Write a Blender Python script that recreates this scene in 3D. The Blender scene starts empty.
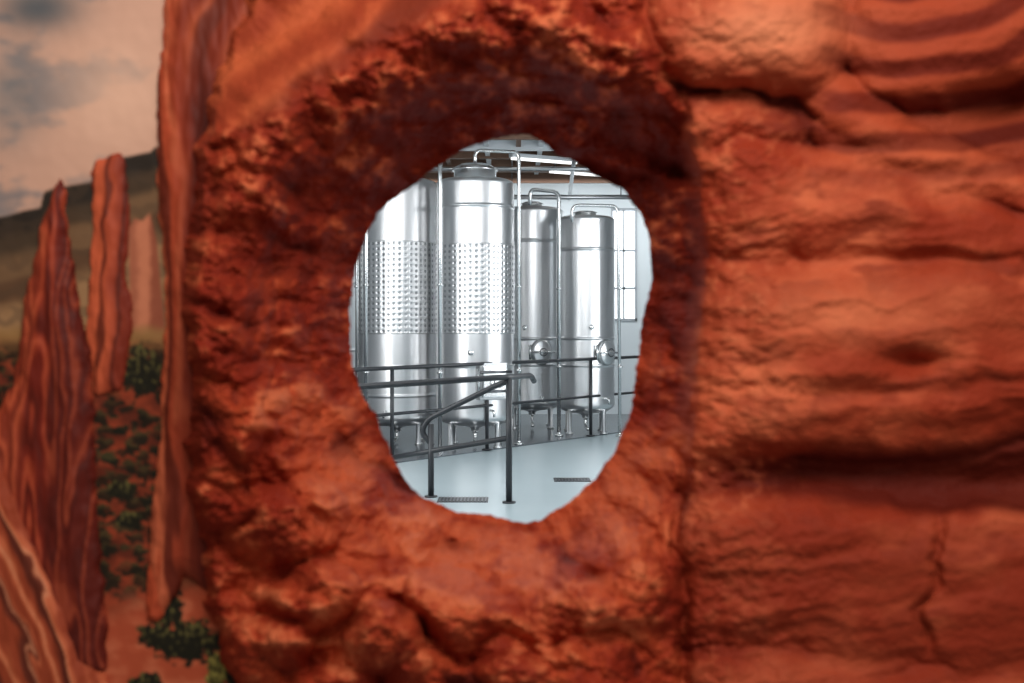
import bpy, math, bmesh, numpy as np
from mathutils import Vector, Matrix
F=1138.0; EYE=1.5; CU=512.0; CV=320.0
WD=1.6
col_root=bpy.context.scene.collection
def P(u,v,d): return np.array([(u-CU)/F*d, d, EYE-(v-CV)/F*d])

# ---------------- noise ----------------
def perlin(x,y,seed=0):
    rs=np.random.RandomState(seed); perm=rs.permutation(256); ang=rs.rand(256)*2*np.pi
    gx=np.cos(ang); gy=np.sin(ang)
    xi=np.floor(x).astype(int); yi=np.floor(y).astype(int); xf=x-xi; yf=y-yi
    def g(ix,iy,fx,fy):
        k=perm[(perm[ix&255]+iy)&255]; return gx[k]*fx+gy[k]*fy
    a=g(xi,yi,xf,yf); b=g(xi+1,yi,xf-1,yf); c=g(xi,yi+1,xf,yf-1); d=g(xi+1,yi+1,xf-1,yf-1)
    sx=xf*xf*xf*(xf*(xf*6-15)+10); sy=yf*yf*yf*(yf*(yf*6-15)+10)
    return ((a+(b-a)*sx)+((c+(d-c)*sx)-(a+(b-a)*sx))*sy)*1.5
def fbm(x,y,o=4,seed=0,gain=.5):
    s=0;a=1;t=0
    for i in range(o):
        s=s+a*perlin(x*2**i+17.3*i,y*2**i+9.1*i,seed+i); t+=a; a*=gain
    return s/t*1.35
def ridged(x,y,o=3,seed=0):
    s=0;a=1;t=0
    for i in range(o):
        s=s+a*(1-2*np.abs(perlin(x*2**i+5.3*i,y*2**i,seed+i))); t+=a; a*=.5
    return s/t
def worley(x,y,seed=0):
    rs=np.random.RandomState(seed); jx=rs.rand(64,64); jy=rs.rand(64,64); rr=rs.rand(64,64)
    xi=np.floor(x).astype(int); yi=np.floor(y).astype(int)
    best=np.full(x.shape,9.0); bid=np.zeros(x.shape); by=np.zeros(x.shape)
    for dx in(-1,0,1):
        for dy in(-1,0,1):
            a=(xi+dx); b=(yi+dy); ax=a%64; bx=b%64
            px=a+jx[ax,bx]; py=b+jy[ax,bx]
            d=np.hypot(x-px,y-py); m=d<best
            best=np.where(m,d,best); bid=np.where(m,rr[ax,bx],bid); by=np.where(m,y-py,by)
    return best,bid,by
def lumps(x,y,seed,k=9.):
    rs=np.random.RandomState(seed); jx=rs.rand(64,64)*.8+.1; jy=rs.rand(64,64)*.8+.1
    xi=np.floor(x).astype(int); yi=np.floor(y).astype(int); acc=0
    for dx in(-1,0,1):
        for dy in(-1,0,1):
            a=xi+dx; b=yi+dy; ax=a%64; bx=b%64
            acc=acc+np.exp(-k*((x-a-jx[ax,bx])**2+(y-b-jy[ax,bx])**2))
    d2=-np.log(acc+1e-9)/k
    return 1-np.clip(d2,0,.6)/.45
def ss(a,b,x):
    t=np.clip((x-a)/(b-a),0,1); return t*t*(3-2*t)
def sdf(u,v,pts):
    d=np.full(u.shape,1e9); ins=np.zeros(u.shape,bool); n=len(pts)
    for i in range(n):
        x1,y1=pts[i]; x2,y2=pts[(i+1)%n]
        ex,ey=x2-x1,y2-y1; t=np.clip(((u-x1)*ex+(v-y1)*ey)/(ex*ex+ey*ey+1e-9),0,1)
        d=np.minimum(d,np.hypot(u-x1-t*ex,v-y1-t*ey))
        c=((y1>v)!=(y2>v))&(u<(x2-x1)*(v-y1)/((y2-y1)+1e-12)+x1); ins^=c
    return np.where(ins,d,-d)
def pline(u,v,pts):
    d=np.full(u.shape,1e9)
    for (x1,y1),(x2,y2) in zip(pts[:-1],pts[1:]):
        ex,ey=x2-x1,y2-y1; t=np.clip(((u-x1)*ex+(v-y1)*ey)/(ex*ex+ey*ey),0,1)
        d=np.minimum(d,np.hypot(u-x1-t*ex,v-y1-t*ey))
    return d
def C(r,g,b): return np.array([r,g,b],float)
def mix(a,b,m):
    m=np.clip(m,0,1)[...,None]; return a*(1-m)+b*m
def lin(c):
    c=np.clip(c/255.0,0,1); return np.where(c<.04045,c/12.92,((c+.055)/1.055)**2.4)
def slin(r,g,b):
    c=lin(np.array([r,g,b],float)); return (c[0],c[1],c[2],1)

# ---------------- materials ----------------
def mat(name,color=(.8,.8,.8,1),rough=.5,metal=0,noise=None,bump=None,emit=None,aniso=0):
    m=bpy.data.materials.new(name); m.use_nodes=True; nt=m.node_tree; b=nt.nodes['Principled BSDF']
    b.inputs['Base Color'].default_value=color; b.inputs['Roughness'].default_value=rough; b.inputs['Metallic'].default_value=metal
    if aniso: b.inputs['Anisotropic'].default_value=aniso
    tc=nt.nodes.new('ShaderNodeTexCoord')
    if noise:
        sc,c2,vec=noise
        mp=nt.nodes.new('ShaderNodeMapping'); mp.inputs['Scale'].default_value=vec
        n=nt.nodes.new('ShaderNodeTexNoise'); n.inputs['Scale'].default_value=sc; n.inputs['Detail'].default_value=5
        r=nt.nodes.new('ShaderNodeMix'); r.data_type='RGBA'; r.inputs[6].default_value=color; r.inputs[7].default_value=c2
        nt.links.new(tc.outputs['Object'],mp.inputs[0]); nt.links.new(mp.outputs[0],n.inputs['Vector'])
        nt.links.new(n.outputs['Fac'],r.inputs[0]); nt.links.new(r.outputs[2],b.inputs['Base Color'])
    if bump:
        n=nt.nodes.new('ShaderNodeTexNoise'); n.inputs['Scale'].default_value=bump[0]; n.inputs['Detail'].default_value=6
        bp=nt.nodes.new('ShaderNodeBump'); bp.inputs['Strength'].default_value=bump[1]; bp.inputs['Distance'].default_value=bump[2]
        nt.links.new(tc.outputs['Object'],n.inputs['Vector']); nt.links.new(n.outputs['Fac'],bp.inputs['Height']); nt.links.new(bp.outputs[0],b.inputs['Normal'])
    if emit:
        b.inputs['Emission Color'].default_value=emit[0]; b.inputs['Emission Strength'].default_value=emit[1]
    return m
def vcmat(name,rough,bump,spec=.2):
    m=mat(name,rough=rough,bump=bump); nt=m.node_tree; b=nt.nodes['Principled BSDF']
    a=nt.nodes.new('ShaderNodeAttribute'); a.attribute_name='Col'
    nt.links.new(a.outputs['Color'],b.inputs['Base Color']); b.inputs['Specular IOR Level'].default_value=spec
    return m
M_rock=vcmat('painted_rock',.7,(120,.6,.005),.16)
M_mural=vcmat('mural_paint',.6,(120,.12,.001))
M_steel=mat('stainless_steel',(.88,.88,.88,1),.30,1,noise=(3,(.80,.80,.81,1),(1,1,.15)))
M_steel2=mat('polished_steel',(.88,.88,.88,1),.24,1,noise=(8,(.80,.81,.81,1),(1,1,1)))
M_dimple=mat('dimple_weld',(.50,.51,.52,1),.32,1,noise=(20,(.42,.43,.44,1),(1,1,1)))
M_dark=mat('dark_steel',(.22,.23,.24,1),.35,1,noise=(20,(.15,.15,.16,1),(1,1,1)))
M_black=mat('black_painted_steel',(.018,.02,.024,1),.38,0,noise=(30,(.03,.032,.036,1),(1,1,1)))
M_floor=mat('pale_epoxy',slin(168,183,188),.32,0,noise=(1.2,slin(180,194,198),(1,1,1)),bump=(60,.05,.002))
M_wet=mat('wet_dark_floor',slin(112,118,123),.2,0,noise=(3,slin(72,78,83),(1,1,1)),bump=(30,.1,.003))
M_wall=mat('white_wall',slin(216,224,227),.7,0,noise=(2,slin(208,216,220),(1,1,1)),bump=(40,.08,.003))
M_grey=mat('grey_wall',slin(154,157,160),.7,0,noise=(2,slin(138,142,145),(1,1,1)),bump=(40,.08,.003))
M_frame=mat('grey_window_frame',slin(168,174,180),.5,0,noise=(4,slin(156,162,168),(1,1,1)))
M_tan=mat('tan_wall',slin(150,85,60),.8,0,noise=(3,slin(120,60,42),(1,1,1)),bump=(40,.2,.004))
M_ceil=mat('ceiling_deck',slin(226,229,230),.6,0,noise=(2,slin(210,214,216),(1,1,1)))
M_wood=mat('brown_beam',slin(120,88,68),.6,0,noise=(6,slin(88,64,50),(1,8,8)))
M_glass=mat('bright_window_glass',(.9,.95,1,1),.2,0,noise=(2,(.85,.92,1,1),(1,1,1)),emit=((.93,.98,1,1),2.0))
M_lamp=mat('lamp_diffuser',(1,1,1,1),.4,0,noise=(2,(.95,.95,.95,1),(1,1,1)),emit=((1,.98,.95,1),1.3))
M_white=mat('white_frame',slin(205,210,214),.4,0,noise=(4,slin(195,200,204),(1,1,1)))

# ---------------- mesh helpers ----------------
def finish(ob,parent=None,loc=None,label=None,cat=None,kind=None,group=None):
    col_root.objects.link(ob)
    if parent: ob.parent=parent
    if loc is not None: ob.location=loc
    if label: ob['label']=label
    if cat: ob['category']=cat
    if kind: ob['kind']=kind
    if group: ob['group']=group
    return ob
def npmesh(name,co,faces,m,colors=None,smooth=True,matidx=None):
    used=np.unique(faces)
    if len(used)<len(co):
        remap=-np.ones(len(co),int); remap[used]=np.arange(len(used)); co=co[used]; faces=remap[faces]
        if colors is not None: colors=colors[used]
    me=bpy.data.meshes.new(name); n=len(co); nf=len(faces); k=faces.shape[1]
    me.vertices.add(n); me.vertices.foreach_set('co',co.astype(np.float32).ravel())
    me.loops.add(nf*k); me.loops.foreach_set('vertex_index',faces.astype(np.int32).ravel())
    me.polygons.add(nf); me.polygons.foreach_set('loop_start',np.arange(0,nf*k,k,dtype=np.int32))
    me.polygons.foreach_set('use_smooth',np.full(nf,smooth))
    if matidx is not None: me.polygons.foreach_set('material_index',matidx.astype(np.int32))
    me.update(calc_edges=True); me.validate()
    if colors is not None:
        a=me.attributes.new('Col','FLOAT_COLOR','POINT')
        a.data.foreach_set('color',np.concatenate([colors,np.ones((n,1))],1).astype(np.float32).ravel())
    for mm in (m if isinstance(m,list) else [m]): me.materials.append(mm)
    return bpy.data.objects.new(name,me)
def gridfaces(ny,nx,wrap=False):
    i=np.arange(ny-1)[:,None]; 
    if wrap:
        j=np.arange(nx)[None,:]; j2=(j+1)%nx
    else:
        j=np.arange(nx-1)[None,:]; j2=j+1
    a=i*nx+j; b=i*nx+j2; c=(i+1)*nx+j2; d=(i+1)*nx+j
    return np.stack([a,b,c,d],-1).reshape(-1,4)
def pymesh(name,vs,fs,m,smooth=False):
    me=bpy.data.meshes.new(name); me.from_pydata([tuple(map(float,v)) for v in vs],[],fs); me.update()
    me.materials.append(m)
    if smooth:
        for p in me.polygons: p.use_smooth=True
    return bpy.data.objects.new(name,me)
def box(name,a,b,m,bev=0):
    a=np.array(a,float); b=np.array(b,float); c=(a+b)/2; s=np.abs(b-a)
    bm=bmesh.new(); bmesh.ops.create_cube(bm,size=1)
    for v in bm.verts: v.co=Vector((v.co.x*s[0]+c[0],v.co.y*s[1]+c[1],v.co.z*s[2]+c[2]))
    if bev: bmesh.ops.bevel(bm,geom=bm.edges[:],offset=bev,segments=2,affect='EDGES',profile=.6)
    me=bpy.data.meshes.new(name); bm.to_mesh(me); bm.free(); me.materials.append(m)
    return bpy.data.objects.new(name,me)
def revolve(name,prof,m,seg=72,smooth=True,center=(0,0),frame=None):
    prof=np.array(prof,float); ny=len(prof); th=np.linspace(0,2*np.pi,seg,endpoint=False)
    co=np.stack([prof[:,0:1]*np.cos(th)+center[0],prof[:,0:1]*np.sin(th)+center[1],np.repeat(prof[:,1:2],seg,1)],-1).reshape(-1,3)
    if frame is not None:
        o,ax,ay,az=frame; co=o+co[:,0:1]*ax+co[:,1:2]*ay+co[:,2:3]*az
    return npmesh(name,co,gridfaces(ny,seg,True),m,smooth=smooth)
def fillet(pts,rad,n=6):
    pts=[Vector(map(float,p)) for p in pts]; out=[pts[0]]
    for i in range(1,len(pts)-1):
        a=(pts[i-1]-pts[i]); b=(pts[i+1]-pts[i]); r=min(rad,a.length*.45,b.length*.45)
        p1=pts[i]+a.normalized()*r; p2=pts[i]+b.normalized()*r
        for k in range(n+1):
            t=k/n; out.append(p1*(1-t)**2+pts[i]*2*t*(1-t)+p2*t*t)
    out.append(pts[-1]); return out
def tube(name,pts,r,m,rad=.08,seg=14):
    p=fillet(pts,rad) if len(pts)>2 else [Vector(map(float,q)) for q in pts]
    vs=[];fs=[];nrm=None
    for i,q in enumerate(p):
        t=(p[min(i+1,len(p)-1)]-p[max(i-1,0)]).normalized()
        if nrm is None:
            nrm=t.orthogonal().normalized()
        else: nrm=(nrm-t*nrm.dot(t)).normalized()
        bn=t.cross(nrm)
        for k in range(seg):
            a=2*math.pi*k/seg; vs.append(q+(nrm*math.cos(a)+bn*math.sin(a))*r)
    for i in range(len(p)-1):
        for k in range(seg):
            fs.append((i*seg+k,i*seg+(k+1)%seg,(i+1)*seg+(k+1)%seg,(i+1)*seg+k))
    fs.append(tuple(range(seg))[::-1]); fs.append(tuple((len(p)-1)*seg+k for k in range(seg)))
    return pymesh(name,vs,fs,m,True)
def empty(name,loc,label,cat,group=None):
    e=bpy.data.objects.new(name,None); e.empty_display_size=.1
    return finish(e,loc=loc,label=label,cat=cat,group=group)

# ================= ROCK =================
HP=[(352,290),(356,262),(365,240),(378,215),(395,198),(415,183),(440,165),(462,151),(480,143),(505,137),(530,135),(548,145),(560,155),(580,165),(600,178),(622,190),(638,208),(647,232),(651,262),(650,290),(644,310),(640,335),(636,370),(632,400),(626,425),(615,450),(600,472),(580,492),(560,508),(540,521),(515,522),(490,514),(460,512),(440,505),(420,495),(405,480),(395,462),(388,440),(375,415),(362,395),(352,365),(350,330)]
CX,CY=500.,328.
hp=np.array(HP,float); ang=np.arctan2(hp[:,1]-CY,hp[:,0]-CX); rad=np.hypot(hp[:,0]-CX,hp[:,1]-CY)
o=np.argsort(ang); ang=ang[o]; rad=rad[o]
NT,NM=1800,320
th=np.linspace(-np.pi,np.pi,NT,endpoint=False)
R=np.interp(th,np.r_[ang-2*np.pi,ang,ang+2*np.pi],np.r_[rad,rad,rad])
cx_,cy_=np.cos(th),np.sin(th)
R=R+2.2*perlin(cx_*5+9,cy_*5+9,3)+1.6*perlin(cx_*14+20,cy_*14+20,4)+.7*perlin(cx_*34+40,cy_*34+40,5)
U0,U1,V0,V1=120.,1420.,-220.,900.
ct,st=np.cos(th),np.sin(th)
Lx=np.where(ct>0,(U1-CX)/np.maximum(ct,1e-6),(U0-CX)/np.minimum(ct,-1e-6))
Ly=np.where(st>0,(V1-CY)/np.maximum(st,1e-6),(V0-CY)/np.minimum(st,-1e-6))
L=np.minimum(np.abs(Lx),np.abs(Ly))
t=np.linspace(0,1,NM)[:,None]**1.25
rho=R+(L-R)*t
u=CX+rho*ct; v=CY+rho*st; s=rho-R
wu=u+16*fbm(u/70,v/70,3,11); wv=v+12*fbm(u/70,v/70,3,21)
def interp_b(v,pts):
    p=np.array(pts,float); return np.interp(v,p[:,0],p[:,1])
LB=[(-220,262),(-60,250),(0,236),(50,216),(110,198),(150,190),(230,184),(300,178),(400,186),(470,182),(520,190),(580,196),(640,212),(683,226),(900,250)]
RB=[(-220,640),(0,644),(80,664),(110,684),(200,690),(260,702),(310,688),(450,684),(550,678),(683,686),(900,700)]
xl=interp_b(v,LB)+10*fbm(u/40,v/28,3,31); xr=interp_b(v,RB)+9*fbm(u/60,v/40,4,33)
leftm=ss(-4,20,u-xl)
right=ss(-10,10,u-xr)
asym=1+.35*np.clip(-st,0,1)+.25*np.clip(ct,0,1)+.25*np.clip(st,0,1)
fun=-0.19*np.exp(-(s/(50*asym))**1.35)+0.055*np.exp(-((s-120)/66)**2)
arch=pline(wu,wv,[(196,470),(205,330),(215,210),(252,122),(345,70),(480,38),(640,44)])
archr=.038*np.sqrt(np.clip(1-(arch/66)**2,0,1))*1.0
big=fbm(wu/120,wv/95,2,41)
ru=wu*.88+wv*.47; rv=-wu*.47+wv*.88
l1=lumps(ru/92,rv/58,311); l2=lumps(ru/40+3,rv/27,313); l3=lumps(wu/17,wv/13,315)
led=ridged((wu+.6*wv)/150,(wv-.35*wu)/50,2,45)
iso=fbm(u/22,v/17,4,47,.6)
calm=1-.15*ss(.15,.8,st)*np.exp(-(s/70)**2)
rock_r=(.024*big+.034*(l1-.5)+.018*(l2-.5)+.006*(l3-.5)+.010*led+.010*iso+.0026*fbm(u/7,v/6,2,48))*calm
paint=sdf(u,v,[(190,124),(205,40),(215,-20),(220,-300),(640,-300),(500,-20),(430,16),(350,58),(290,96),(250,128)])
pm=ss(-16,16,paint+7*fbm(u/30,v/30,2,51))
flow=v*.70+u*.55+14*fbm(u/110,v/110,2,52)
rock_r=rock_r*(1-.85*pm)+pm*(.006*np.sin(flow/15)+.004)
def bumps(lst,wu,wv,base,k=70.,pw=2.2):
    acc=np.exp(np.full(wu.shape,base)*k)
    for (cx,cy,rx,ry,H,a,p) in lst:
        ca,sa=math.cos(math.radians(a)),math.sin(math.radians(a))
        dx=(wu-cx)*ca+(wv-cy)*sa; dy=-(wu-cx)*sa+(wv-cy)*ca
        q=(np.abs(dx/rx)**p+np.abs(dy/ry)**p)**(1/p)
        acc=acc+np.exp(k*(base+(H-base)*np.clip(1-q**pw,0,1)**.62))-np.exp(k*base)
    return np.log(acc)/k
RBL=[(745,28,114,66,.130,4,2.2),(695,52,50,38,.10,0,2.2),(962,34,118,76,.10,-12,2.3),(1160,60,130,70,.09,0,2.5),
 (728,140,72,48,.078,6,2.5),(850,108,106,28,.082,36,2.3),(930,158,140,28,.084,16,2.3),(1090,195,110,34,.08,8,2.4),
 (738,208,80,62,.088,0,2.6),(860,194,156,44,.088,10,2.5),(930,236,206,34,.086,3,2.5),(1150,245,130,40,.08,0,3),
 (742,306,84,58,.088,0,2.8),(738,395,78,78,.088,0,3.0),(880,350,248,106,.108,-4,3.0),(1160,350,160,106,.10,0,3),
 (740,482,66,40,.066,2,2.6),
 (790,572,135,87,.090,0,3.4),(905,592,112,87,.088,2,3.4),(1045,592,126,91,.092,0,3.4),(1200,600,110,92,.085,0,3.4),
 (800,714,168,63,.092,5,2.8),(1010,724,138,63,.092,0,2.8),(1210,740,120,64,.09,0,2.8),(900,860,270,90,.08,0,3),(930,-115,340,100,.09,0,3)]
hb=bumps(RBL,wu,wv,.044,k=64.)
grit=ss(850,720,u+40*fbm(u/60,v/60,2,68))
arcf=np.hypot(u-905,(v+70)*1.5)+10*fbm(u/80,v/80,2,62)
arcm=ss(790,850,u)*ss(200,150,v)
strata=.007*ridged(wu/420+3,(wv+.10*u)/38,2,61)+.009*fbm(wu/240,(wv+.05*u)/60,2,64)+(.0018+.0046*grit)*fbm(u/15,v/12,4,66,.6)+.013*(lumps(wu/62,wv/46,71)-.5)*grit+arcm*.002*np.sin(arcf/9)
dent=-.042*np.exp(-(((u-915)/32)**2+((v-362)/12)**2))-.014*np.exp(-(((u-880)/60)**2+((v-395)/10)**2))
hollow=-.05*np.exp(-(((u-1005)/42)**2+((v-108)/26)**2))
cv2=478+8*fbm(u/90,v/90,2,69)+.02*(u-860)
crev=-.030*np.exp(-((v-cv2)/22)**2)*ss(690,760,u)
cru=930+18*fbm(v/45,v*0+.3,3,8)
cr3=-.016*np.exp(-((u-cru)/(5+2*perlin(v/14,v*0,9)))**2)*ss(500,545,v)*ss(668,635,v)
cr4=-.012*np.exp(-((v-(257+.012*(u-700)+9*fbm(u/80,v/80,2,70)))/9)**2)
hr=hb+strata*(.6+.4*ss(60,160,v))+dent+crev+cr3+cr4+hollow
BB=[(385,640,42,38,.084,10,2.0),(312,594,52,34,.066,-15,2.0),(262,655,50,38,.07,0,2.1),(452,604,58,34,.06,15,2.0),(580,580,96,60,.06,-8,2.0),(335,700,56,40,.075,0,2.0),(430,684,44,34,.075,0,2.0),(505,690,56,40,.07,0,2.0),(600,686,74,50,.06,0,2.1),(290,640,26,24,.07,0,2.0),(228,330,52,54,.03,0,2.3),(240,430,66,44,.035,10,2.3),(285,520,70,40,.045,-10,2.1),(520,50,96,50,.02,0,2.3),(640,120,40,60,.02,0,2.3)]
hbl=bumps(BB,wu,wv,0.)
hl=.042+fun+archr*ss(20,70,s)+rock_r*(1-.25*np.exp(-s/30))*(1-.2*ss(520,600,v))+hbl*ss(15,70,s)
groove=-.028*np.exp(-((u-xr)/6.5)**2)*ss(40,110,s+np.abs(v-250)*.3)*(.5+.5*ss(420,520,v)+.4*ss(120,40,v))
fr=-0.16*np.exp(-(s/44)**1.3)
h=hl*(1-right)+(hr+fr)*right+groove
lim=ss(60,110,s); h=np.where(lim>0,np.maximum(h,-.008*lim-(1-lim)*.3),h)
h=h*leftm-.035*(1-leftm)
d=WD-h
co=np.stack([(u-CU)/F*d,d,EYE-(v-CV)/F*d],-1)
# colour
n1=fbm(wu/60,wv/48,4,71); n2=fbm(u/15,v/12,4,73,.6); n3=fbm(u/150,v/110,2,75)
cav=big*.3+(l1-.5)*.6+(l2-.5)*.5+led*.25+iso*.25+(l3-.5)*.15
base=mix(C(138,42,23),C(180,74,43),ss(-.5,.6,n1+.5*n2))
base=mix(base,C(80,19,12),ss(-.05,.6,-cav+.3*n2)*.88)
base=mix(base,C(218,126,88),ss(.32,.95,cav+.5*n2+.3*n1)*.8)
base=mix(base,C(104,27,16),np.exp(-(s/(120*asym))**2)*.6*ss(.45,-.45,st)*ss(-.5,.3,.3-n2-.5*cav))  # shade under the upper rim of the hole, painted into the rock colour
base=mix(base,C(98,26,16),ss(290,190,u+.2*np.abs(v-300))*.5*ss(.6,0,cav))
base=mix(base,C(216,118,80),np.exp(-((s-40)/75)**2)*.65*ss(.1,.8,st)*ss(-.6,.4,n1+.4*cav+.4*n2+.1))  # lower lip painted lighter, as if catching light from above
sv=.5+.5*np.sin((wv+.14*u)/9+2.2*n1+1.2*fbm(u/140,v/8,3,79)); sv=ss(.35,.8,sv)
rc=mix(C(150,54,31),C(208,110,76),ss(-.45,.6,n1*.6+n3*.7))
rc=mix(rc,C(108,33,19),sv*ss(-.3,.6,n2*.3+n1)*.55)
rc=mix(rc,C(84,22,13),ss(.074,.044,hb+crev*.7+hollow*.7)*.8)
rc=mix(rc,C(140,47,27),ss(150,60,v)*ss(800,860,u)*.7)
rc=mix(rc,mix(C(88,26,16),C(188,90,58),ss(.2,.8,.5+.5*np.sin(arcf/9+.6))),arcm*.55)
rc=mix(rc,C(214,124,88),ss(.0,.5,n2+.3*n1)*.5*grit)
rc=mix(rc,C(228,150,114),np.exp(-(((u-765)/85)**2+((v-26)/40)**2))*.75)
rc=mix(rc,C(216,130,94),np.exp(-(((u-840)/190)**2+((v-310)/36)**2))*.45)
rc=mix(rc,C(132,45,27),ss(500,540,v)*.4)
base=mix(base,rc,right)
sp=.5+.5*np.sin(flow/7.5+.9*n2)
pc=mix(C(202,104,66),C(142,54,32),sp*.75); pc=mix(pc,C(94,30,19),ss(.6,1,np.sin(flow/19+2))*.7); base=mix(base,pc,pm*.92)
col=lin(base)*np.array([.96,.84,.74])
faces=gridfaces(NM,NT,True)
keep=((u-xl)>-26).ravel(); fk=keep[faces].any(1); faces=faces[fk]
N0=NM*NT
rings=[]
for dd,k in((.05,1.0),(.10,1.03),(.14,1.1)):
    uu=CX+R*ct*k; vv=CY+R*st*k; D=d[0]+dd+.004*perlin(cx_*9+3,cy_*9+dd*50,5)
    rings.append(np.stack([(uu-CU)/F*D,D,EYE-(vv-CV)/F*D],-1))
kk=2.3; rings.append(np.stack([(CX+150*ct*kk-CU)/F*1.7,ct*0+1.945,EYE-(CY+150*st*kk-CV)/F*1.7],-1))
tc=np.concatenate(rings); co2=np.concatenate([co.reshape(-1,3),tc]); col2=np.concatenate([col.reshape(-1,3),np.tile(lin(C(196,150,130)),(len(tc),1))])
tf=[]
idx=np.arange(NT); j2=(idx+1)%NT
prev=idx*1
for k in range(4):
    cur=N0+k*NT+idx
    tf.append(np.stack([prev[j2],prev,cur,cur[j2]],-1)); prev=cur
faces=np.concatenate([faces]+tf)
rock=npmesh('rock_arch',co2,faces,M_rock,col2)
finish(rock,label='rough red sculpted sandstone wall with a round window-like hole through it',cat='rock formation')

# ================= MURAL =================
def panel(name,b,step,hf,cf,mask=None,mt=M_mural):
    us=np.arange(b[0],b[1]+step,step); vs=np.arange(b[2],b[3]+step,step)
    uu,vv=np.meshgrid(us,vs); hh=hf(uu,vv); c=lin(cf(uu,vv))
    x=(uu-CU)/F*WD; z=EYE-(vv-CV)/F*WD
    co=np.stack([x,WD-hh,z],-1).reshape(-1,3); f=gridfaces(len(vs),len(us))
    if mask is not None:
        k=mask(uu,vv).ravel(); f=f[k[f].any(1)]
    return npmesh(name,co,f,mt,c.reshape(-1,3))
def mural_col(u,v):
    n=fbm(u/95,v/55,4,101); nn=fbm(u/30,v/20,3,105)
    sky=mix(C(208,162,140),C(138,126,124),ss(-.05,.5,n+.25*nn))
    sky=mix(sky,C(230,184,158),np.exp(-(((u-115)/60)**2+((v-95)/60)**2))*.8)
    sky=mix(sky,C(80,86,92),np.exp(-(((u-38)/40)**2+((v-8)/22)**2))*.9)
    sky=mix(sky,C(120,119,120),np.exp(-(((u-10)/30)**2+((v-95)/46)**2))*.65)
    top=np.interp(u,[-400,0,40,44,56,92,97,150,155,330],[220,217,208,192,188,182,163,152,147,145])+1.2*nn
    m=mix(C(46,38,32),C(72,56,42),ss(14,26,v-top)); m=mix(m,C(118,88,62),ss(34,46,v-top+4*nn)); m=mix(m,C(96,68,48),ss(62,68,v-top+4*nn)); m=mix(m,C(156,118,82),ss(80,100,v-top+6*nn))
    m=mix(m,C(84,64,48),ss(.1,.6,np.sin((v+.12*u)/5+3*nn))*.35)
    c=mix(sky,m,ss(-1.5,1.5,v-top))
    bt=mix(C(204,124,92),C(150,80,58),ss(0,1,np.sin(u/4+nn)*.5+.3+(u-140)/40)); c=mix(c,bt,ss(-1,2,sdf(u,v,[(128,228),(134,218),(142,220),(150,212),(157,240),(166,336),(130,336)]))*.95)
    soil=mix(C(150,62,38),C(98,40,25),ss(-.4,.4,nn)); soil=mix(C(156,116,70),soil,ss(330,370,v))
    u_=u+6*fbm(u/12,v/9,3,121); v_=v+5*fbm(u/11,v/8,3,125)
    w,wid,wy=worley(u_/18,v_/13,7); w2,wid2,wy2=worley(u_/9+5,v_/7,9)
    dens=ss(335,360,v)*(1-ss(590,610,v)*.8)
    bl=ss(.54,.38,w+.12*nn)*ss(.12,.2,wid)*(.7+.3*wid); bl2=ss(.5,.35,w2)*ss(.45,.5,wid2)*.85
    shr=mix(C(28,26,17),C(90,80,46),ss(.05,-.3,wy+.2*nn)*.6)
    soil=mix(soil,shr,np.maximum(bl,bl2)*dens)
    soil=mix(soil,mix(C(176,78,50),C(198,104,72),ss(-.3,.5,nn)),ss(575,625,v+.4*(u-130)+6*nn))
    for (cx,cy,rx,ry) in((170,606,13,28),(188,642,36,22),(160,636,22,14),(236,668,13,22),(146,684,18,12),(142,372,20,26),(122,490,16,10),(130,520,14,10),(20,520,26,40),(55,590,26,30)):
        q=((u-cx)/rx)**2+((v-cy)/ry)**2+.8*fbm(u/8,v/8,3,113)
        sh=mix(C(30,28,18),C(98,90,50),ss(.0,.7,fbm(u/5,v/7,2,117)-(v-cy)/ry*.4)); soil=mix(soil,sh,ss(1.1,.75,q))
    q=((u-216)/10)**2+((v-672)/22)**2+.8*fbm(u/6,v/6,3,113); soil=mix(soil,mix(C(70,64,30),C(150,140,70),ss(-.3,.5,fbm(u/3,v/8,2,119))),ss(1.1,.7,q))
    return mix(c,soil,ss(322,338,v+5*nn))
mural=panel('desert_mural',(-420,252,-260,900),1.5,lambda u,v:.0008*fbm(u/25,v/25,2,7),mural_col)
finish(mural,label='painted desert mural with clouds, mesa, shrubs and red rock spires',cat='mural')
SP={
 'a':[(91,172),(96,160),(104,158),(110,154),(122,152),(127,168),(130,230),(126,280),(133,310),(131,345),(122,390),(95,397),(86,330),(92,240)],
 'b':[(56,184),(61,178),(66,196),(70,240),(77,290),(90,350),(95,420),(98,520),(105,600),(108,668),(70,690),(20,640),(-30,560),(-20,440),(14,385),(24,300),(44,215)],
 'c':[(-60,300),(-10,400),(8,430),(24,475),(52,540),(82,610),(108,690),(140,800),(160,910),(-420,910),(-420,260)],
 'd':[(168,-262),(164,0),(158,100),(157,200),(166,300),(161,420),(151,520),(146,618),(158,622),(172,600),(186,575),(225,600),(262,600),(262,200),(262,-262)]}
def spire(key,bounds,cf,H,label):
    pts=SP[key]
    q=lambda u,v: sdf(u+3*fbm(u/14,v/20,2,131),v,pts)
    hf=lambda u,v: np.where(q(u,v)>0,H*np.sqrt(np.clip(q(u,v)/22,0,1)),-.006)+.0022*fbm(u/9,v/30,2,135)*ss(0,6,q(u,v))
    ob=panel('rock_spire',bounds,1.5,hf,cf,lambda u,v:q(u,v)>-1.5)
    finish(ob,parent=mural,label=label)
def c_a(u,v):
    n=fbm(u/18,v/60,3,141); c=mix(C(204,94,60),C(122,42,26),ss(100,128,u+10*n)); return mix(c,C(78,26,17),ss(.45,.9,np.sin((u+6*n+.05*v)/2.6))*.7)
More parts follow.
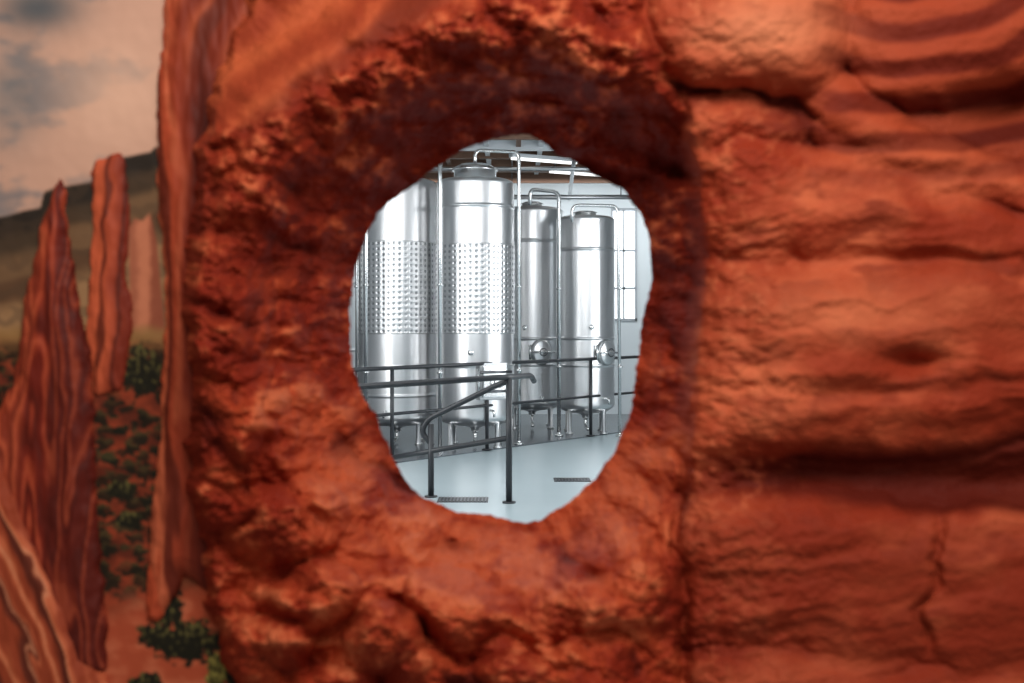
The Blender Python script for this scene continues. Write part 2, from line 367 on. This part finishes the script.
def c_b(u,v):
    n=fbm(u/36,v/190,3,145)+.10*fbm(u/40,v/50,2,148); w=np.sin(n*14+u/4.5); c=mix(C(112,32,20),C(156,58,35),ss(-.6,.9,w+.5*fbm(u/12,v/40,3,149))); c=mix(c,C(66,19,13),ss(.45,.95,np.sin(n*14+u/4.5+2.2))*.4)
    c=mix(c,C(64,18,13),ss(-4,10,u-np.interp(v,[180,300,420,680],[64,58,52,44])-6*n)*.4)
    return mix(c,C(208,104,68),ss(10,2,u-np.interp(v,[180,300,420,680],[50,36,24,10])+4*n)*.3+ss(.75,1,w)*.3)
def c_c(u,v):
    w=(u*.92-v*.36); n=fbm(w/30,(v+.4*u)/120,3,151); k=np.sin((w+16*n)/3.0); c=mix(C(156,66,40),C(202,104,68),ss(-.5,.7,k)); c=mix(c,C(76,28,20),ss(.55,.95,np.sin((w+16*n)/5.5+1))*.8)
    return mix(c,C(230,152,112),ss(.9,1,k)*.7)
def c_d(u,v):
    n=fbm(u/30,v/150,3,155); w=u+18*n-.03*v; k=np.sin(w/4.5); c=mix(C(184,76,46),C(102,32,20),ss(168,208,u+10*n)); c=mix(c,C(68,20,13),ss(.35,.9,np.sin(w/8+.8))*.65)
    c=mix(c,C(212,110,74),ss(.4,1,k)*ss(210,160,u)*.8)
    fl_=v*.25+u*.8+16*fbm(u/70,v/90,2,158); sw=mix(C(200,100,64),C(130,48,29),.5+.5*np.sin(fl_/6)); sw=mix(sw,C(74,22,15),ss(.7,1,np.sin(fl_/14+1))*.7)
    return mix(c,sw,ss(120,20,v-(u-190)*.8)*.85*ss(168,190,u))
spire('a',(80,138,146,400),c_a,.012,'slender painted orange sandstone spire on the mural')
spire('b',(-36,112,170,694),c_b,.020,'dark red painted spire with fine vertical strata')
spire('d',(140,262,-262,625),c_d,.022,'tall dark red painted rock column beside the arch')
spire('c',(-420,162,256,910),c_c,.026,'orange diagonally streaked painted rock flank')

# ================= STRUCTURE =================
def struct(ob): ob['kind']='structure'; col_root.objects.link(ob); return ob
hc=P(CX,CY,WD); n=96; vs=[];fs=[]
X0,X1,Z0,Z1=-4.,4.,0.,3.75
for y in (1.62,1.93):
    for k in range(n):
        a=2*math.pi*k/n; vs.append((hc[0]+.43*math.cos(a),y,hc[2]+.43*math.sin(a)))
    for k in range(n):
        a=2*math.pi*k/n; c_,s_=math.cos(a),math.sin(a)
        lx=((X1 if c_>0 else X0)-hc[0])/(c_ if abs(c_)>1e-6 else 1e-6); lz=((Z1 if s_>0 else Z0)-hc[2])/(s_ if abs(s_)>1e-6 else 1e-6)
        l=min(abs(lx),abs(lz)); vs.append((hc[0]+l*c_,y,hc[2]+l*s_))
for k in range(n):
    k2=(k+1)%n
    fs.append((k,k2,n+k2,n+k)); fs.append((2*n+k2,2*n+k,3*n+k,3*n+k2)); fs.append((k2,k,2*n+k,2*n+k2)); fs.append((n+k,n+k2,3*n+k2,3*n+k))
w=pymesh('wall_front',vs,fs,M_tan); w.data.materials.append(M_wall)
for p in w.data.polygons:
    if p.center.y>1.9: p.material_index=1
struct(w)
struct(box('floor',(-4,-3,-.1),(4,18.2,0),M_floor))
struct(box('ceiling',(-4,1.93,3.75),(4,18.2,3.9),M_ceil))
struct(box('wall_left',(-4.15,1.6,0),(-4,18.2,3.75),M_grey))
struct(box('wall_right',(4,1.6,0),(4.15,18.2,3.75),M_grey))
wx0,wx1,wz0,wz1=P(611,0,18)[0],P(637,0,18)[0],P(0,321,18)[2],P(0,208,18)[2]
def holed(name,xa,xb,y0,y1,za,zb,hx0,hx1,hz0,hz1,m):
    bm=bmesh.new()
    for a,b in (((xa,y0,za),(hx0,y1,zb)),((hx1,y0,za),(xb,y1,zb)),((hx0,y0,za),(hx1,y1,hz0)),((hx0,y0,hz1),(hx1,y1,zb))):
        r=bmesh.ops.create_cube(bm,size=1)
        for q in r['verts']:
            q.co=Vector([(a[i]+b[i])/2+q.co[i]*(b[i]-a[i]) for i in range(3)])
    me=bpy.data.meshes.new(name); bm.to_mesh(me); bm.free(); me.materials.append(m); return bpy.data.objects.new(name,me)
struct(holed('wall_back',-4,4,18,18.2,0,3.75,wx0,wx1,wz0,wz1,M_wall))
wn=struct(bpy.data.objects.new('window_1',None))
def addp(ob,par,**k): return finish(ob,parent=par,**k)
addp(box('glass',(wx0,18.08,wz0),(wx1,18.1,wz1),M_glass),wn)
for a,b in (((wx0,17.98,wz0),(wx0+.03,18.12,wz1)),((wx1-.03,17.98,wz0),(wx1,18.12,wz1)),((wx0,17.98,wz0),(wx1,18.12,wz0+.04)),((wx0,18.02,wz1-.04),(wx1,18.12,wz1)),((wx0,18.0,wz0+.5),(wx1,18.11,wz0+.535)),((wx0,18.0,wz0+1.1),(wx1,18.11,wz0+1.13)),(((wx0+wx1)/2-.012,18.0,wz0),((wx0+wx1)/2+.012,18.1,wz1))):
    addp(box('window_frame',a,b,M_frame),wn)
A=(-1.71,11.3);B=(1.743,15.5)
dx,dy=(B[0]-A[0],B[1]-A[1])
ya=A[1]+dy*((-3.99-A[0])/dx); xb=A[0]+dx*((18.0-A[1])/dy)
vs=[(-3.99,ya,.012),(xb,18.0,.012),(-3.99,18.0,.012),(-3.99,ya,0.001),(xb,18.0,0.001),(-3.99,18.0,0.001)]
b_=pymesh('trim_1',vs,[(0,1,2),(5,4,3),(0,3,4,1),(1,4,5,2),(2,5,3,0)],M_wet); struct(b_)
for i,(y,m,zz,tk) in enumerate([(13.2,M_wood,3.60,.08),(14.2,M_white,3.62,.08),(15.0,M_wood,3.63,.08),(15.9,M_wood,3.58,.14),(16.9,M_wood,3.54,.10)]):
    struct(box('trim_%d'%(i+2),(-4,y,zz),(4,y+tk,3.75),m))
for i,x in enumerate((-2.2,-.9,-.35,.05,.33,.62,1.1,1.6,2.6)):
    struct(box('trim_%d'%(i+7),(x,2,3.66),(x+.06,18,3.75),M_wood if i%2 else M_white))
for k,(x,y) in enumerate(((.42,14.7),(.95,16.0),(-1.6,12))):
    e=empty('ceiling_lamp',(x,y,3.54),'long white linear lamp under the ceiling','lamp','linear ceiling lamps')
    e.rotation_euler=(0,0,.5)
    addp(box('lamp_housing',(-.5,-.05,.03),(.5,.05,.08),M_white,.01),e)
    addp(box('lamp_diffuser',(-.48,-.035,.0),(.48,.035,.03),M_lamp,.01),e)
    for sx in(-.4,.4): addp(tube('hanger',[(sx,0,.08),(sx,0,.21)],.008,M_dark),e)

# ================= TANKS =================
def body_profile(r,zb,zs,seams,zt,rn):
    p=[(.045,zb-.20),(.05,zb-.16),(.12,zb-.13)]
    p+=[(.12+(r-.12)*math.sin(t*math.pi/2),zb-.13+.13*(1-math.cos(t*math.pi/2))) for t in np.linspace(.15,1,8)]
    p+=[(r,zb+.02)]
    for sm in sorted(seams):
        p+=[(r,sm-.03),(r,sm-.014),(r+.008,sm-.009),(r+.008,sm+.009),(r,sm+.014),(r,sm+.03)]
    p+=[(r,zs-.05),(r,zs-.01)]
    hgt=zt-zs
    p+=[(rn+(r-rn)*max(0,math.cos(t*math.pi/2))**.75,zs+hgt*math.sin(t*math.pi/2)) for t in np.linspace(0.03,1,14)]
    return p
def jacket(r,z0,z1,sp=.066):
    nc=int(round(2*math.pi*r/sp)); nr=int(round((z1-z0)/sp)); K=12
    nx=nc*K; ny=nr*K+1
    th=np.arange(nx)/nx*2*np.pi; z=np.linspace(z0,z1,ny)
    T,Z=np.meshgrid(th,z)
    fx=(T/(2*np.pi)*nc)%1-.5; fz=((Z-z0)/(z1-z0)*nr)%1-.5
    q=np.hypot(fx,fz)
    rr=r+.010-.006*np.exp(-(q/.24)**2)
    rr[0]=r;rr[-1]=r
    co=np.stack([rr*np.cos(T),rr*np.sin(T),Z],-1).reshape(-1,3); f=gridfaces(ny,nx,True)
    qc=q.ravel()[f].mean(1); return npmesh('cooling_jacket',co,f,[M_steel,M_dimple],matidx=(qc<.25).astype(int))
def tank(u,d,r,zb,zs,zt,seams,jk,man,ang,label,group,rn=.12,neck=None):
    X=(u-CU)/F*d
    e=empty('steel_tank',(X,d,0),label,'tank',group)
    addp(revolve('tank_body',body_profile(r,zb,zs,seams,zt,rn),M_steel,96),e)
    if jk: addp(jacket(r,*jk),e)
    nh,nr_=neck
    addp(revolve('top_hatch',[(nr_,zt-.06),(nr_,zt+nh*.5),(nr_+.02,zt+nh*.5),(nr_+.02,zt+nh*.62),(nr_,zt+nh*.62),(nr_,zt+nh*.7),(nr_*.7,zt+nh*.92),(.02,zt+nh),(.001,zt+nh)],M_steel2,48),e)
    for k in range(4):
        a=math.radians(45+90*k); lx,ly=r*.82*math.cos(a),r*.82*math.sin(a)
        addp(revolve('leg',[(.001,0.012),(.05,0.012),(.05,.03),(.03,.04),(.03,zb+.02),(.001,zb+.02)],M_steel,20,center=(lx,ly)),e)
    zo=max(.06,zb-.30)
    addp(tube('outlet_pipe',[(0,0,zb-.19),(0,0,zo),(0,-r-.1,zo)],.022,M_steel2,.06),e)
    a=math.radians(ang); out=np.array([math.sin(a),-math.cos(a),0]); rt=np.array([math.cos(a),math.sin(a),0]); up=np.array([0,0,1.])
    if man:
        kind,mz,ms=man
        o=out*(r-.015)+up*mz; c=o+out*.15
        if kind=='oval':
            sx=.8
            addp(revolve('manway_frame',[(ms*.86,0),(ms*.86,.05),(ms*.9,.065),(ms,.065),(ms,.0)],M_dimple,40,frame=(o,rt*sx,up,out)),e)
            dr=revolve('manway_door',[(ms*.92,.068),(ms*.92,.085),(ms*.8,.092),(ms*.3,.115),(.001,.12)],M_steel,40,frame=(o,rt*sx,up,out)); addp(dr,e)
            addp(tube('crossbar',[c-rt*ms*1.15*sx-out*.03,c+rt*ms*1.15*sx-out*.03],.014,M_steel2),dr)
            addp(revolve('hand_wheel',[(.05,-.008),(.058,0),(.05,.008),(.042,0),(.05,-.008)],M_dark,24,frame=(c,rt,up,out)),dr)
            addp(tube('door_hinge',[o-rt*ms*1.12*sx+out*.05-up*.1,o-rt*ms*1.12*sx+out*.05+up*.1],.018,M_steel2),dr)
        else:
            W_,H_=ms*1.05,ms*1.3
            fb=box('manway_frame',(-W_-.03,-.075,-H_-.03),(W_+.03,.09,H_+.03),M_dimple,.012); fb.rotation_euler=(0,0,a); addp(fb,e,loc=tuple(out*r+up*mz))
            dr=box('manway_door',(-W_,-.115,-H_),(W_,-.078,H_),M_steel2,.012); dr.rotation_euler=(0,0,a); addp(dr,e,loc=tuple(out*r+up*mz))
            for sz in(-.6,.6):
                addp(tube('clamp_arm',[(-W_-.05,-.14,sz*H_),(W_+.05,-.14,sz*H_)],.016,M_dark),dr)
            addp(tube('door_hinge',[(-W_-.045,-.09,-H_*.8),(-W_-.045,-.09,H_*.8)],.018,M_steel2),dr)
            addp(revolve('hand_wheel',[(.06,-.008),(.07,0),(.06,.008),(.052,0),(.06,-.008)],M_dark,24,frame=(np.array([.03,-.17,0]),np.array([1,0,0.]),up,np.array([0,-1.,0]))),dr)
        a2=a-.5; o2=np.array([math.sin(a2),-math.cos(a2),0])*r+up*(mz+.33)
        addp(revolve('gauge',[(.001,.05),(.03,.05),(.034,.04),(.034,.02),(.012,.02),(.012,-.02)],M_steel2,24,frame=(o2,np.array([math.cos(a2),math.sin(a2),0]),up,np.array([math.sin(a2),-math.cos(a2),0]))),e)
    q=out*(r)+rt*.0+up*(zb+.08)
    addp(tube('sample_valve',[q-out*.02,q+out*.09,q+out*.09-up*.07],.014,M_steel2,.03),e)
    return e
zf=lambda v,d:EYE-(v-CV)/F*d
G='tall fermentation tanks'
tank(397,13.9,.495,.34,3.14,3.22,[zf(366,13.9),.6],(zf(334,13.5),zf(241,13.5)),None,-10,'tall stainless steel tank with dimpled cooling jacket beside a standpipe',G,.2,(.12,.19))
tank(475,13.5,.465,.38,3.10,3.17,[zf(366,13.1),zf(205,13.1)],(zf(334,13.1),zf(243,13.1)),('square',zf(381,13.1),.14),25,'large stainless steel tank with dimpled jacket and square manway door',G,.25,(.19,.25))
tank(532,15.85,.435,.38,3.0,3.07,[zf(365,15.4),zf(240,15.4),1.25],None,('oval',zf(352,15.4),.18),15,'smooth stainless steel tank with round manway behind railing',G,.14,(.08,.14))
tank(585.5,15.1,.388,.40,2.82,2.88,[zf(365,15),zf(250,15),zf(338,15)],None,('oval',zf(352,15),.17),36,'smooth stainless steel tank with round manway near the window',G,.14,(.07,.14))
tank(325,15.3,.46,.42,2.9,3.0,[1.1,2.0],None,None,60,'smooth stainless steel tank partly hidden by its neighbour',G,.12,(.08,.13))

# ================= PIPES =================
def pipe(pts,r,label,m=M_steel2,rad=.1):
    e=empty('process_pipe',tuple(pts[-1][:2])+(0,),label,'pipe')
    o=np.array([pts[-1][0],pts[-1][1],0]); q=[np.array(p)-o for p in pts]
    addp(tube('pipe_run',q,r,m,rad),e)
    p=q[-1]
    addp(revolve('floor_flange',[(.001,.012),(.055,.012),(.055,.03),(r,.035),(r,.06)],m,24,center=(p[0],p[1])),e)
    for z in (.9,1.9): 
        if q[-2][2]>z: addp(revolve('clamp',[(r,z-.012),(r+.014,z-.01),(r+.014,z+.01),(r,z+.012)],m,20,center=(q[-1][0],q[-1][1])),e)
    return e
def fl(u,d,z=0.012): return np.array([(u-CU)/F*d,d,z])
tB=P(475,150,13.5)
pipe([tB+np.array([0,0,-.18]),tB,P(519,152,13.6),fl(519,13.6)],.022,'thin stainless pipe rising from tank cap and dropping to floor',rad=.09)
pipe([P(530,205,14.7),P(530,189,14.7),P(559,192,14.6),fl(559,14.6)],.026,'stainless pipe bending down between two tanks')
pipe([P(572,222,14.55),P(572,205,14.55),P(618,206,14.55),fl(620,14.55)],.022,'thin steel pipe looping down beside the last tank')
pipe([P(440,175,12.95)+np.array([0,.3,.25]),P(440,168,12.95),fl(440,12.95)],.024,'straight vertical steel standpipe between dimpled tanks')
pipe([P(366,205,13.05)+np.array([-.3,.2,0]),P(366,200,13.05),fl(366,13.05)],.022,'vertical steel pipe beside a dimpled tank')
pipe([P(357,205,13.6)+np.array([0,.4,0]),P(357,205,13.6),fl(357,13.6)],.022,'thin vertical steel pipe next to tank')
for (p0,p1,r) in (((-3.9,14.6,3.44),(3.9,14.6,3.44),.025),((-3.9,16.3,3.26),(3.9,16.3,3.26),.035),((.72,12.5,3.57),(.9,17.9,3.40),.028)):
    e=empty('overhead_pipe',p0,'grey steel pipe hung under the ceiling','pipe')
    q=np.array(p1)-np.array(p0); addp(tube('pipe_run',[(0,0,0),q],r,M_dimple),e)
    for t_ in(.3,.5,.7):
        c_=q*t_; addp(tube('hanger',[c_,(c_[0],c_[1],3.75-p0[2])],.007,M_dark),e)
# ================= RAILINGS =================
def rel(pts,o): return [np.array(p)-np.array(o) for p in pts]
def onl(X): return np.array([X,A[1]+dy*(X-A[0])/dx,0])
o=onl(-1.9); e=empty('railing',tuple(o),'long black steel guard railing in front of the tanks','railing')
pa,pb=onl(-2.2),onl(1.95); H=np.array([0,0,1.0]); H2=np.array([0,0,.52])
addp(tube('top_rail',rel([pa+H,pb+H],o),.021,M_black),e)
addp(tube('mid_rail',rel([pa+H2,pb+H2],o),.017,M_black),e)
for X in(-2.15,-1.25,-.286,1.012,1.9):
    p=onl(X)-o; addp(tube('post',[p+np.array([0,0,.012]),p+H],.021,M_black),e)
    addp(revolve('base_plate',[(.001,.012),(.06,.012),(.06,.024),(.022,.026)],M_black,20,center=(p[0],p[1])),e)
p5=fl(509,9.33,0); p4=fl(431,9.64,0); pe=fl(531,9.84,0); pl=fl(300,8.0,0)
o=p5.copy(); e=empty('handrail',tuple(o),'black tubular steel handrail with sloping section and looped end','railing')
zt=1.025
ptA=pl+np.array([0,0,zt-.02]); 
addp(tube('top_rail',rel([ptA,P(509,377,9.33),P(531,375.5,9.75),P(534,380,9.85)+np.array([0,0,-.01])],o),.024,M_black,.05),e)
addp(tube('post',rel([p5,P(509,378,9.33)],o),.026,M_black),e)
addp(tube('post',rel([p4,P(431,424,9.64)],o),.026,M_black),e)
addp(tube('post',rel([pl,ptA],o),.023,M_black),e)
addp(tube('sloping_rail',rel([P(509,381,9.33),P(497,385,9.38),P(428,419,9.64),P(421,432,9.66),P(433,446,9.64)],o),.024,M_black,.09),e)
addp(tube('mid_rail',rel([P(509,438,9.33),P(431,451,9.64),P(390,458,9.8)],o),.023,M_black,.02),e)
for p in(p5,p4,pl):
    q=p-o; addp(revolve('base_plate',[(.001,0),(.055,0),(.055,.012),(.024,.014)],M_black,20,center=(q[0],q[1])),e)

# ================= DRAINS =================
for (uu,vv,wx,wy) in ((463,500,.42,.26),(572,480,.34,.24)):
    dd=F*1.5/(vv-CV); c=fl(uu,dd,0)
    e=empty('floor_drain',tuple(c),'narrow dark slotted drain grate set in the pale floor','drain','floor drain grates')
    addp(box('drain_frame',(-wx/2,-wy/2,0),(wx/2,wy/2,.004),M_black),e)
    bm=bmesh.new()
    nb=int(wx/.03)
    for k in range(nb):
        r=bmesh.ops.create_cube(bm,size=1); x=-wx/2+.02+k*(wx-.04)/(nb-1)
        for q in r['verts']: q.co=Vector((x+q.co.x*.012,q.co.y*wy*.9,.006+q.co.z*.006))
    me=bpy.data.meshes.new('grate_bars'); bm.to_mesh(me); bm.free(); me.materials.append(M_dark)
    addp(bpy.data.objects.new('grate_bars',me),e)

# ================= LIGHTS =================
def area(name,loc,tgt,sx,sy,pw,c):
    l=bpy.data.lights.new(name,'AREA'); l.shape='RECTANGLE'; l.size=sx; l.size_y=sy; l.energy=pw; l.color=c
    ob=bpy.data.objects.new(name,l); ob.location=loc; ob.rotation_euler=(Vector(tgt)-Vector(loc)).to_track_quat('-Z','Y').to_euler(); col_root.objects.link(ob); return ob
area('gallery_light',(.15,.1,2.8),(.2,1.6,1.3),1.2,.6,34,(1,.95,.88))
area('gallery_side_light',(1.9,-.6,2.2),(.5,1.6,1.4),.8,.8,8,(1,.95,.9))
area('hall_light',(0,7.5,3.7),(0,7.5,0),5,6,125,(.99,.99,1))
area('rear_wall_fill',(0,16.6,3.4),(0,18,1.4),7,.5,80,(.97,.99,1))  # unseen fill added to brighten the back wall
area('hall_front_fill',(0,3.5,3.4),(0,13,1.8),6,1.2,160,(.98,.99,1))  # unseen fill added at the near end, aimed at the tanks
area('right_side_fill',(3.95,12.0,2.0),(0,13,1.8),4.5,2.8,240,(.93,.97,1))  # unseen panel added on the right for cool fill and tank reflections
area('left_side_fill',(-3.95,9.0,2.0),(0,13,1.8),3.2,2.8,160,(.97,.99,1))  # unseen panel added on the left as fill, no window behind it
w=bpy.data.worlds.new('World'); bpy.context.scene.world=w; w.use_nodes=True
w.node_tree.nodes['Background'].inputs[0].default_value=(.80,.64,.54,1); w.node_tree.nodes['Background'].inputs[1].default_value=.24
# ================= CAMERA =================
cd=bpy.data.cameras.new('Camera'); cam=bpy.data.objects.new('Camera',cd); col_root.objects.link(cam)
cam.location=(0,0,EYE); cam.rotation_euler=(math.pi/2,0,0); cd.lens=40; cd.sensor_width=36; cd.shift_y=-21.5/1024
cd.dof.use_dof=True; cd.dof.focus_distance=13.3; cd.dof.aperture_fstop=5.0; cd.clip_end=100
bpy.context.scene.camera=cam
bpy.context.scene.view_settings.view_transform='Standard'
